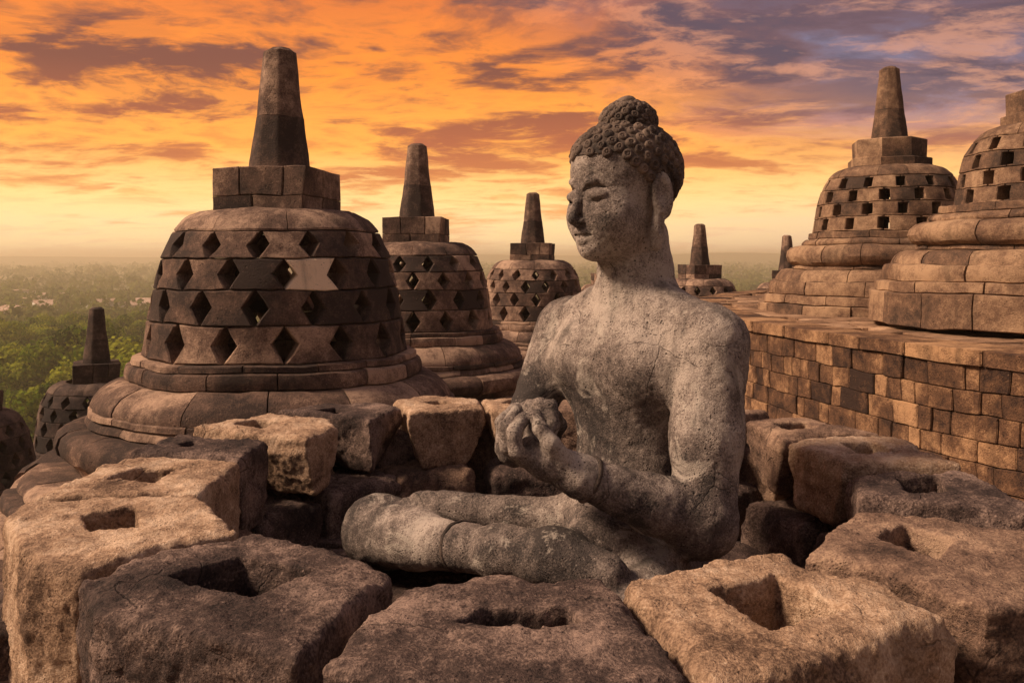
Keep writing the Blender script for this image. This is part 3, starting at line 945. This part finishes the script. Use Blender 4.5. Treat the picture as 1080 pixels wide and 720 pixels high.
RC = np.array((0.02, 2.30))      # centre of the opened stupa
def carved_block(seed, poly, hole, ztop, thick, mat, label, waist=.5, h=.0075, hole_depth=.16, rough=1.0, tilt=(0, 0), group='mortised blocks of the opened stupa ring', name='carved_block', rnd=.02):
    """a mortised block: outline poly (plan), pinched at half height, with a socket in its top"""
    poly = np.array(poly, float)
    lo, hi = poly.min(0) - .07, poly.max(0) + .07
    cx = poly.mean(0)
    xs, ys, zs = np.arange(lo[0], hi[0], h), np.arange(lo[1], hi[1], h), np.arange(ztop - thick - .06, ztop + .06, h)
    X, Y, Z = np.meshgrid(xs, ys, zs, indexing='ij')
    # radial / tangential frame of the ring
    rd = cx - RC; rd /= np.linalg.norm(rd); td = np.array((-rd[1], rd[0]))
    v = np.clip((ztop - Z) / thick, 0, 1)
    pin = 1 - (1 - waist) * (np.interp(v, [0, .30, 1.0], [0, 0, 1]) if thick < .25 else np.interp(v, [0, .27, .60, .72, 1.0], [0, 0, 1, 1, .35]))
    dx, dy = X - cx[0], Y - cx[1]
    a = dx * rd[0] + dy * rd[1]
    b = (dx * td[0] + dy * td[1]) / pin
    QX, QY = cx[0] + a * rd[0] + b * td[0], cx[1] + a * rd[1] + b * td[1]
    # gentle large scale warps of the outline
    w = np.stack([X, Y, Z], -1) * 4.5 + seed * 7.1
    n1 = fbm(w, 2)
    d2 = sd_poly(QX, QY, poly)
    zt = ztop + tilt[0] * a + tilt[1] * (dx * td[0] + dy * td[1])
    dz = np.maximum(Z - zt, (ztop - thick) - Z)
    D = smax(d2, dz, rnd)
    D = D + n1 * .0045 * rough
    n2 = fbm(np.stack([X, Y, Z], -1) * 16 + seed * 3.3, 3)
    strat = vnoise(np.stack([X * 5, Y * 5, Z * 42], -1) + seed)
    D = D + n2 * .0040 * rough + strat * .0024 * rough
    # broken arrises
    near = np.clip(1 + np.maximum(np.minimum(d2, dz), -.05) / .05, 0, 1) * np.clip(1 + np.maximum(np.maximum(d2, dz), -.05) / .05, 0, 1)
    D = D + near * np.clip(vnoise(np.stack([X, Y, Z], -1) * 13 + seed * 5.7) - .15, 0, 1) * .032
    if hole is not None:
        hp = np.array(hole, float)
        dh = sd_poly(X, Y, hp) + n2 * .0035
        dh = np.maximum(dh, (zt - hole_depth) - Z)
        D = smax(D, -dh, .004)
    V, Q = surface_nets(D, (lo[0], lo[1], zs[0]), h)
    N = normals_of(V, Q)
    V = V + N * ((-np.abs(fbm(V * 34 + seed, 2)) * .0030 + fbm(V * 75 + seed, 3) * .0024 + .001) * rough)[:, None]
    loc = np.array((cx[0], cx[1], ztop - thick))
    me = nets_mesh(name, V - loc, Q)
    at = me.attributes.new('tint', 'FLOAT', 'POINT')
    at.data.foreach_set('value', np.full(len(V), .5, np.float32))
    o = link_mesh(name, me, mat, None, 180)
    o.location = loc
    return tag(o, label, 'stone block', group)

ZT = -0.53
def top(pts, z=ZT):
    return [on_plane(x, y, z)[:2] for x, y in pts]

def shrink(poly, m):
    poly = np.array(poly); c = poly.mean(0)
    return [p + (c - p) / np.linalg.norm(c - p) * m for p in poly]

BLK = [
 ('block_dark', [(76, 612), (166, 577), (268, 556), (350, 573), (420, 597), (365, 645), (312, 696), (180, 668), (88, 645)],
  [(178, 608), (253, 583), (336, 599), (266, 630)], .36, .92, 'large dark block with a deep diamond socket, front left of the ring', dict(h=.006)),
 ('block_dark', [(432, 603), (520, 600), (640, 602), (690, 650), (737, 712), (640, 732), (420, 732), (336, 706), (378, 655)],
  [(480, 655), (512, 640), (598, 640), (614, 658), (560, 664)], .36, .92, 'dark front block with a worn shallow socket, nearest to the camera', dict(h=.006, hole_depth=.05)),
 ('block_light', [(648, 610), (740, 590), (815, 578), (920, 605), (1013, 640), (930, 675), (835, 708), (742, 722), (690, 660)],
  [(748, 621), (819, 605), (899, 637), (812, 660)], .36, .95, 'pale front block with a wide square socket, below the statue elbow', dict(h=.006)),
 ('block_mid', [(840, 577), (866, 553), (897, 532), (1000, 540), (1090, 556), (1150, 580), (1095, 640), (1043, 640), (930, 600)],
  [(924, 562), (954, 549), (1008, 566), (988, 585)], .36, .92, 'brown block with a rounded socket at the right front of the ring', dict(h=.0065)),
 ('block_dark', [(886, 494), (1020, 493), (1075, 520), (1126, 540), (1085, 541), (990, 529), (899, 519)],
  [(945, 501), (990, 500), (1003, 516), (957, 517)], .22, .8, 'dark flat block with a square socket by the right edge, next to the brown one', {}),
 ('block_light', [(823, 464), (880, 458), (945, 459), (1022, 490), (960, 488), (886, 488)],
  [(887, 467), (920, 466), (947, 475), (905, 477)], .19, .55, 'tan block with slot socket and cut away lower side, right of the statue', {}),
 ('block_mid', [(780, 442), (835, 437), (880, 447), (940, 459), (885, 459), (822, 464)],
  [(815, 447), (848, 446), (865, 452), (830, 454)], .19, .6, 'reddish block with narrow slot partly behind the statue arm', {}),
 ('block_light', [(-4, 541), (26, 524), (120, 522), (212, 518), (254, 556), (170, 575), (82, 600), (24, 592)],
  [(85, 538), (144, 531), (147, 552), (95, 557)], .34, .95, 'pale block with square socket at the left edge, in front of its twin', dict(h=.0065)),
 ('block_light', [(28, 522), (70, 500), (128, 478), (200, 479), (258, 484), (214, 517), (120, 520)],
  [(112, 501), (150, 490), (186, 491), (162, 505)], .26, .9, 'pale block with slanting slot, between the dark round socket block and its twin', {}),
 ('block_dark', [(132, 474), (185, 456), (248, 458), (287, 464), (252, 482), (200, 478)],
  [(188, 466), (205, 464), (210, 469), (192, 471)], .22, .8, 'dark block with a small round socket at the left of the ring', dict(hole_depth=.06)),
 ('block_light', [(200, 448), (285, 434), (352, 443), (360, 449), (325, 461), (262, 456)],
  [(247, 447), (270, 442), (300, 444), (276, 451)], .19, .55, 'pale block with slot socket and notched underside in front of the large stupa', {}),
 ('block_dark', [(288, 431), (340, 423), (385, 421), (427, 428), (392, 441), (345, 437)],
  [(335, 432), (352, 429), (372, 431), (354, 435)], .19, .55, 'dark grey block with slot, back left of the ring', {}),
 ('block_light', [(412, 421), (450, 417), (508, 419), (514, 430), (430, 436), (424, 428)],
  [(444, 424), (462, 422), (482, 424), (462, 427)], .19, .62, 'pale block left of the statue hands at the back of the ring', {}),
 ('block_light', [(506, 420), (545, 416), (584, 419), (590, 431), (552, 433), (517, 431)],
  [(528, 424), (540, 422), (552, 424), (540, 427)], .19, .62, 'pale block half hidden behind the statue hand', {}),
]
for i, (mk, pl, hl, th, wa, lab, kw) in enumerate(BLK):
    carved_block(i + 1, shrink(top(pl), .018 if 3 <= i <= 6 else .010), top(hl), ZT + (0.0 if i < 3 else random.Random(i).uniform(-.008, .008)), th, M[mk], lab, waist=wa, **kw)
# the blocks hidden behind the statue
def sector(a, da, r0, r1):
    out = []
    for r, sg in ((r0, -1), (r0, 0), (r0, 1), (r1, 1), (r1, 0), (r1, -1)):
        t = R(a + sg * da / 2)
        out.append(RC + np.array((math.cos(t), math.sin(t))) * r)
    return out
for a, lab in ((52, 'block behind the statue arm, right of the two hidden ones'), (73, 'block behind the statue back, left of the two hidden ones')):
    ca = RC + .98 * np.array((math.cos(R(a)), math.sin(R(a))))
    carved_block(int(a), sector(a, 20.5, .77, 1.19), [ca + np.array(q) * .06 for q in ((-1, 0), (0, -1), (1, 0), (0, 1))], ZT, .19, M['block_mid'], lab, waist=.6)

# chocks left standing between the notched blocks
rg = random.Random(78)
for k, a in enumerate((177, 159, 140, 119, 100, 83, 62, 40, 19, 0)):
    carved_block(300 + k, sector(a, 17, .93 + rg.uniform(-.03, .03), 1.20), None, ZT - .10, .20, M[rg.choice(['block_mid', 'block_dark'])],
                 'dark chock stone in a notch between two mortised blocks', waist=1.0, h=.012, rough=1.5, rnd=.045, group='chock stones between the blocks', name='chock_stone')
# second course: rough blocks under the ring, seen on the inner side
rg = random.Random(77)
for k in range(16):
    a = 11 + k * 22.5
    if not (-30 < a < 195 or a > 330):
        continue
    r0 = .765 + rg.uniform(-.05, .04)
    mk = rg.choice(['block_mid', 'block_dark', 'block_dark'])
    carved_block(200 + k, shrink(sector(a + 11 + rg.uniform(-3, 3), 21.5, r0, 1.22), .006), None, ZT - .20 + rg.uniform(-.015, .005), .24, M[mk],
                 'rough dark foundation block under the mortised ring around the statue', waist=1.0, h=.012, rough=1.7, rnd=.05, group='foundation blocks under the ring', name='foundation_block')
# moulded round foot of the opened stupa and its floor
def opened_foot():
    rng = random.Random(91)
    root = tag(empty('ruined_stupa_base', (RC[0], RC[1], ZB)), 'low round moulded base under the ring of mortised blocks', 'stupa base')
    b = MB(); 
    make_base(b, rng, 'diamond')
    b.build('moulding', M['bell'], root, noise=[(0.014, 2.3), (0.006, 9)])
    f = MB()
    for i in range(-4, 5):
        for j in range(-4, 5):
            if math.hypot(i, j) * .27 < 1.02:
                box_grid(f, (i * .27 + rng.uniform(-.01, .01), j * .27, -.115 + rng.uniform(-.01, .01)), .131, .131, .05, (1, 0), (0, 1), rng.uniform(.1, .6))
    f.build('floor_slabs', M['block_dark'], root, noise=[(0.01, 6)])
opened_foot()

# ------------------------------------------------------------------ the seated statue
A_BODY, A_HEAD = R(50), R(59)
TX, TY, TZ = 0.325, 2.38, -0.88
Fw = np.array((-math.sin(A_BODY), -math.cos(A_BODY), 0)); Lw = np.array((math.cos(A_BODY), -math.sin(A_BODY), 0))
def loc(p):
    d = np.array(p, float) - np.array((TX, TY, TZ))
    return np.array((d @ Fw, d @ Lw, d[2]))
def Lp(px, py, Y):
    return loc(P(px, py, Y))

OPS = []
def op_add(fn, lo, hi, k=.02, mode='add'):
    OPS.append((fn, np.array(lo), np.array(hi), k, mode))

def cone(a, b, ra, rb, k=.02, mode='add', T=None):
    a, b = np.array(a, float), np.array(b, float)
    if T is not None:
        a, b = T(a), T(b)
    ba = b - a; L2 = ba @ ba + 1e-12
    def fn(x, y, z):
        px, py, pz = x - a[0], y - a[1], z - a[2]
        t = np.clip((px * ba[0] + py * ba[1] + pz * ba[2]) / L2, 0, 1)
        return np.sqrt((px - ba[0] * t) ** 2 + (py - ba[1] * t) ** 2 + (pz - ba[2] * t) ** 2) - (ra + (rb - ra) * t)
    r = max(ra, rb) + k + .03
    op_add(fn, np.minimum(a, b) - r, np.maximum(a, b) + r, k, mode)

def chain(pts, rs, k=.015, mode='add', T=None):
    for i in range(len(pts) - 1):
        cone(pts[i], pts[i + 1], rs[i], rs[i + 1], k, mode, T)

def ell(c, r, k=.03, mode='add', rot=None, T=None):
    """ellipsoid; rot = 3x3 whose rows are its axes"""
    c, r = np.array(c, float), np.array(r, float)
    Rm = np.eye(3) if rot is None else np.array(rot, float)
    if T is not None:
        c = T(c); Rm = Rm @ HR.T
    def fn(x, y, z):
        d = (x - c[0], y - c[1], z - c[2])
        q = [Rm[i, 0] * d[0] + Rm[i, 1] * d[1] + Rm[i, 2] * d[2] for i in range(3)]
        k0 = np.sqrt(sum((q[i] / r[i]) ** 2 for i in range(3)))
        k1 = np.sqrt(sum((q[i] / r[i] ** 2) ** 2 for i in range(3))) + 1e-9
        return k0 * (k0 - 1) / k1
    m = r.max() + k + .03
    op_add(fn, c - m, c + m, k, mode)

# --- torso
ell((0.0, 0, .60), (.145, .235, .20), .05)
for s in (1, -1):
    ell((.075, s * .10, .60), (.085, .115, .095), .06)
    cone((-.01, s * .06, .752), (-.005, s * .235, .676), .076, .083, .05)
ell((.0, 0, .36), (.125, .172, .24), .08)
ell((.01, 0, .17), (.165, .225, .14), .08)
cone((-.016, 0, .73), (-.006, 0, .93), .112, .093, .035)
cone((-.014, 0, .815), (-.014, 0, .822), .1045, .1045, .008)
cone((-.012, 0, .848), (-.012, 0, .854), .1015, .1005, .008)
# --- left arm (near)
SHL, ELB, WRL = (0, .262, .665), (.115, .325, .262), tuple(Lp(612, 502, 1.99))
cone(SHL, (.07, .30, .45), .092, .080, .05)
cone((.07, .30, .45), ELB, .080, .074, .04)
mid = tuple(np.array(ELB) * .6 + np.array(WRL) * .4)
cone(ELB, mid, .076, .065, .03)
cone(mid, WRL, .065, .0465, .02)
# --- right arm (far)
SHR, EBR = (0, -.262, .670), (.20, -.25, .36)
cone(SHR, EBR, .086, .052, .045)
def Lh(px, py, Y):
    return Lp(px + 9, py, Y)
# --- left hand: palm and five curled fingers
pal = Lh(566, 484, 1.995)
cone(WRL, pal, .046, .044, .02)
cone(pal, Lh(547, 476, 2.03), .043, .034, .02)
cone(Lh(562, 478, 2.05), Lh(543, 470, 2.08), .034, .030, .02)
FING = [
 [(549, 487, 1.985), (535, 475, 1.955), (532, 456, 1.96), (543, 441, 2.00)],
 [(542, 484, 2.015), (527, 471, 1.995), (524, 450, 2.00), (536, 434, 2.04)],
 [(539, 480, 2.05), (522, 464, 2.05), (521, 445, 2.06), (533, 431, 2.09)],
 [(540, 474, 2.09), (525, 457, 2.10), (526, 440, 2.12), (537, 430, 2.13)],
]
for f, r in zip(FING, (.0165, .0170, .016, .014)):
    r *= 1.06
    chain([Lh(*q) for q in f], (r * 1.1, r * 1.02, r * .96, r * .84), .006)
ell(Lh(552, 457, 2.06), (.022, .022, .026), .006)
chain([Lh(584, 484, 1.97), Lh(572, 468, 1.955), Lh(561, 452, 1.965), Lh(556, 438, 2.0)], (.026, .020, .0165, .014), .008)
# --- right hand behind it, fingers folded over
WRR = Lh(560, 466, 2.22)
cone(EBR, WRR, .050, .040, .03)
cone(WRR, Lh(556, 448, 2.14), .040, .036, .02)
for f, r in zip([
 [(564, 445, 2.13), (567, 430, 2.09), (572, 429, 2.05), (575, 447, 2.03), (572, 460, 2.02)],
 [(556, 441, 2.14), (558, 427, 2.10), (561, 427, 2.06), (561, 441, 2.04)],
 [(548, 441, 2.15), (549, 428, 2.11), (551, 428, 2.08), (550, 441, 2.06)],
 [(540, 444, 2.16), (540, 432, 2.13), (541, 431, 2.10), (542, 442, 2.09)]], (.016, .016, .015, .013)):
    chain([Lh(*q) for q in f], [r] * (len(f) - 1) + [r * .82], .006)
chain([Lh(575, 462, 2.14), Lh(581, 449, 2.10), Lh(577, 438, 2.07)], (.018, .016, .013), .008)
# --- crossed legs
KR, KL = loc((-.375, 2.47, -.765)), loc((.27, 1.86, -.79))
cone((.05, -.13, .08), KR, .095, .092, .05)
cone((.05, .13, .10), KL, .110, .085, .06)
ANK = Lp(492, 577, 2.16)
cone(KR, Lp(440, 569, 2.31), .098, .072, .03)
cone(Lp(440, 569, 2.31), ANK, .072, .052, .03)
chain([ANK, Lp(530, 583, 2.09), Lp(585, 588, 2.02), Lp(640, 607, 1.94)], (.052, .060, .064, .05), .03)
for i, q in enumerate([(650, 606, 1.93), (655, 612, 1.94), (658, 619, 1.95), (660, 626, 1.955), (661, 632, 1.96)]):
    cone(Lp(632, 604 + i * 5, 1.945), Lp(*q), .018, .014, .01)
# left foot lying on the right calf, its toes at the left
chain([Lp(580, 547, 2.27), Lp(520, 540, 2.33), Lp(468, 534, 2.39), Lp(442, 530, 2.42)], (.054, .046, .042, .032), .005)
for i in range(5):
    cone(Lp(448, 530 + i * 4.0, 2.415 - i * .016), Lp(428 + i * 2.5, 528 + i * 4.2, 2.42 - i * .016), .015, .012, .007)
ell((.14, 0, .07), (.20, .26, .08), .05)
# --- folds of cloth falling from the waist, hem across the chest
cone(Lp(628, 525, 2.24), Lp(634, 575, 2.13), .075, .090, .07)

# --- head (its own frame: x ahead, y left, z up, origin at eye level)
yaw = -(A_HEAD - A_BODY)
pit = R(3)
Rz = np.array([[math.cos(yaw), -math.sin(yaw), 0], [math.sin(yaw), math.cos(yaw), 0], [0, 0, 1]])
Ry = np.array([[math.cos(pit), 0, math.sin(pit)], [0, 1, 0], [-math.sin(pit), 0, math.cos(pit)]])
HR = Rz @ Ry
HO = np.array((.040, .0, 1.062))
def TH(p):
    return HR @ np.array(p, float) + HO
CR_C, CR_R = np.array((-.014, 0, .050)), np.array((.156, .130, .132))
ell(CR_C, CR_R, .02, T=TH)
ell((.027, 0, -.045), (.114, .110, .135), .03, T=TH)
ell((.054, 0, -.098), (.084, .104, .088), .03, T=TH)
def face_x(y, z):
    q = lambda c, r: c[0] + r[0] * math.sqrt(max(.02, 1 - ((y - c[1]) / r[1]) ** 2 - ((z - c[2]) / r[2]) ** 2))
    return max(q(CR_C, CR_R), q((.027, 0, -.045), (.114, .110, .135)))
ell((.106, 0, -.150), (.034, .040, .032), .03, T=TH)
for s in (1, -1):
    ell((.078, s * .056, -.066), (.049, .048, .050), .04, T=TH)
    # brow, crease above the lid, lowered lid, slit
    on = lambda y, z, o: (face_x(y, z) + o, s * y, z)
    chain([on(.009, .004, .002), on(.030, .020, .0008), on(.055, .025, .0005), on(.084, .013, -.001)], (.0050, .0055, .0052, .004), .008, T=TH)
    ell((face_x(.046, -.014) - .0122, s * .047, -.0145), (.0245, .0360, .0170), .004, T=TH)
    chain([on(.016, -.002, .002), on(.034, .0075, .003), on(.056, .0090, .003), on(.076, .001, .003)], (.0030, .0040, .0040, .003), .006, 'sub', T=TH)
    chain([on(.014, -.025, .003), on(.034, -.0320, .0080), on(.058, -.0310, .0080), on(.080, -.021, .003)], (.0036, .0056, .0056, .0034), .002, 'sub', T=TH)
    # nostril wing, mouth
    ell((.143, s * .0165, -.080), (.0140, .0080, .0090), .005, T=TH)
    chain([(.1400, 0, -.1080), (.1390, s * .012, -.1055), (.1215, s * .044, -.1120)], (.0100, .0115, .0050), .005, T=TH)
    chain([(.1365, 0, -.1290), (.1335, s * .012, -.1285), (.1200, s * .040, -.1180)], (.0130, .0125, .0050), .005, T=TH)
    chain([(.1500, 0, -.1175), (.1460, s * .014, -.1165), (.1250, s * .045, -.1145)], (.0032, .0034, .0030), .002, 'sub', T=TH)
    # long ear
    ell((-.024, s * .133, -.024), (.034, .017, .062), .004, T=TH)
    chain([(-.014, s * .131, -.06), (-.006, s * .127, -.11), (-.006, s * .120, -.150)], (.017, .017, .016), .004, T=TH)
    ell((-.016, s * .152, -.014), (.020, .014, .040), .004, 'sub', T=TH)
    chain([(-.011, s * .146, -.075), (-.006, s * .142, -.115)], (.0055, .0055), .005, 'sub', T=TH)
chain([(.134, 0, .012), (.1475, 0, -.030), (.1660, 0, -.072)], (.0085, .0090, .0115), .010, T=TH)
cone((.1655, 0, -.074), (.150, 0, -.084), .0125, .013, .006, T=TH)

def evaluate(lo, hi, h):
    lo, hi = np.array(lo, float), np.array(hi, float)
    ax = [np.arange(lo[i], hi[i], h, dtype=np.float32) for i in range(3)]
    F = np.full([len(a) for a in ax], 1e3, np.float32)
    for fn, a, b, k, mode in OPS:
        i0 = [int(max(0, np.floor((a[i] - lo[i]) / h))) for i in range(3)]
        i1 = [int(min(F.shape[i], np.ceil((b[i] - lo[i]) / h) + 1)) for i in range(3)]
        if any(i1[i] <= i0[i] for i in range(3)):
            continue
        sl = tuple(slice(i0[i], i1[i]) for i in range(3))
        X, Y, Z = np.meshgrid(*[ax[i][sl[i]] for i in range(3)], indexing='ij', sparse=True)
        d = fn(X, Y, Z).astype(np.float32)
        F[sl] = smin(F[sl], d, k) if mode == 'add' else smax(F[sl], -d, k)
    return F

def hairline(phi):
    return np.interp(abs(phi), [0, 45, 62, 80, 92, 105, 140, 180], [.092, .086, .050, -.005, .020, -.055, -.085, -.09])

def statue():
    root = tag(empty('stone_statue', (TX, TY, TZ), math.atan2(Fw[1], Fw[0])), 'weathered grey stone statue sitting cross legged inside the ring of blocks', 'statue')
    ZC = .838
    Vs, Qs, n = [], [], 0
    for lo, hi, h, below in (((-.24, -.72, .0), (.80, .62, ZC + .02), .0065, True), ((-.20, -.20, ZC - .03), (.26, .20, 1.30), .0027, False)):
        F = evaluate(lo, hi, h)
        V, Q = surface_nets(F, lo, h)
        zq = V[Q][:, :, 2].mean(1)
        Q = Q[zq < ZC] if below else Q[zq > ZC - .004]
        N = normals_of(V, Q)
        V = V + N * (fbm(V * 20, 2) * (.0024 if below else .0006) + fbm(V * 75, 3) * (.0013 if below else .0006))[:, None]
        Vs.append(V); Qs.append(Q + n); n += len(V)
    V, Q = np.concatenate(Vs), np.concatenate(Qs)
    me = nets_mesh('body', V, Q)
    at = me.attributes.new('tint', 'FLOAT', 'POINT')
    tv = .5 + .32 * fbm(V * 4.2 + 3, 3)
    tv = np.where(V[:, 2] > .80, np.maximum(tv * .6 + .24, .52), tv)      # head and neck toned paler, with less moss
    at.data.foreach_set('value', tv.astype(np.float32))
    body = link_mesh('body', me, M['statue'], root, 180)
    # hair: rows of snail-shell curls over the skull and the raised bun
    prof = [(0.0, .0062), (.0030, .0056), (.0048, .0032), (.0072, .0066), (.0115, .0060), (.0148, .0010), (.0158, -.005)]
    rng = random.Random(4)
    def curl(mb, c, nrm, k):
        nrm = nrm / np.linalg.norm(nrm)
        u = np.cross(nrm, (0.3, .2, 1)); u /= np.linalg.norm(u); w = np.cross(nrm, u)
        vs, fs = [c + nrm * prof[0][1] * k], []
        ns = 11
        ph = rng.random() * 6
        for r, z in prof[1:]:
            for i in range(ns):
                a = 2 * math.pi * i / ns + ph
                vs.append(c + (u * math.cos(a) + w * math.sin(a)) * r * k + nrm * z * k)
        for i in range(ns):
            fs.append((0, 1 + i, 1 + (i + 1) % ns))
            for j in range(len(prof) - 2):
                a, b = 1 + j * ns + i, 1 + j * ns + (i + 1) % ns
                fs.append((a, a + ns, b + ns, b))
        mb.add(vs, fs, rng.uniform(.25, .75))
    def shell(mb, C, Rr, keep, tint=.3, nu=72, nv=40):
        vs, fs, ok = [], [], []
        for j in range(nv + 1):
            th = math.pi * j / nv
            for i in range(nu):
                ph = 2 * math.pi * i / nu
                q = np.array((math.sin(th) * math.cos(ph), math.sin(th) * math.sin(ph), math.cos(th))) * Rr + C
                vs.append(TH(q)); ok.append(keep(q))
        for j in range(nv):
            for i in range(nu):
                f = (j * nu + i, (j + 1) * nu + i, (j + 1) * nu + (i + 1) % nu, j * nu + (i + 1) % nu)
                if all(ok[k] for k in f):
                    fs.append(f)
        mb.add(vs, fs, tint)
    hb = MB()
    keep = lambda q: q[2] > hairline(math.degrees(math.atan2(q[1], q[0] + .012)))
    shell(hb, CR_C, CR_R + .004, keep)
    BC, BR = np.array((-.030, 0, .178)), np.array((.076, .072, .060))
    ga = math.pi * (3 - math.sqrt(5))
    nc = 300
    for i in range(nc):
        zz = 1 - 2 * (i + .5) / nc
        rr = math.sqrt(1 - zz * zz)
        e = np.array((rr * math.cos(ga * i), rr * math.sin(ga * i), zz))
        q = e * (CR_R + .004) + CR_C
        if keep(q - np.array((0, 0, .003))) and np.linalg.norm((q - BC)[:2] / BR[:2]) > .95 or (keep(q) and q[2] < .1):
            curl(hb, TH(q), HR @ (e / CR_R), rng.uniform(.86, 1.0))
    hb.build('hair', M['hair'], root, 60, noise=[(.0025, 40)])
    bun = MB()
    shell(bun, BC, BR, lambda q: q[2] > .14)
    nc = 120
    for i in range(nc):
        zz = 1 - 2 * (i + .5) / nc
        rr = math.sqrt(1 - zz * zz)
        e = np.array((rr * math.cos(ga * i), rr * math.sin(ga * i), zz))
        if -.25 < zz < .93:
            curl(bun, TH(e * BR + BC), HR @ (e / BR), .80)
    shell(bun, BC + np.array((0, 0, .052)), np.array((.030, .028, .020)), lambda q: True, .45, 24, 12)
    bun.build('hair_bun', M['hair'], root, 60, noise=[(.0025, 40)])
    # bracelet and anklet: thin carved bands
    def band(name, c, axis, r, t):
        axis = axis / np.linalg.norm(axis)
        u = np.cross(axis, (0, .1, 1)); u /= np.linalg.norm(u); w = np.cross(axis, u)
        mb = MB(); vs, fs = [], []
        na, nb = 40, 8
        for i in range(na):
            a = 2 * math.pi * i / na
            for j in range(nb):
                b = 2 * math.pi * j / nb
                vs.append(c + (u * math.cos(a) + w * math.sin(a)) * (r + t * math.cos(b)) + axis * t * 1.3 * math.sin(b))
        for i in range(na):
            for j in range(nb):
                fs.append((i * nb + j, ((i + 1) % na) * nb + j, ((i + 1) % na) * nb + (j + 1) % nb, i * nb + (j + 1) % nb))
        mb.add(vs, fs, .2)
        return mb.build(name, M['hair'], root, 180, noise=[(.002, 30)])
    W, E = np.array(WRL), np.array(mid)
    band('bracelet', W + (E - W) * .12, E - W, .0505, .0050)
    band('anklet', ANK + (KR - ANK) * .06, KR - ANK, .0575, .0055)
statue()
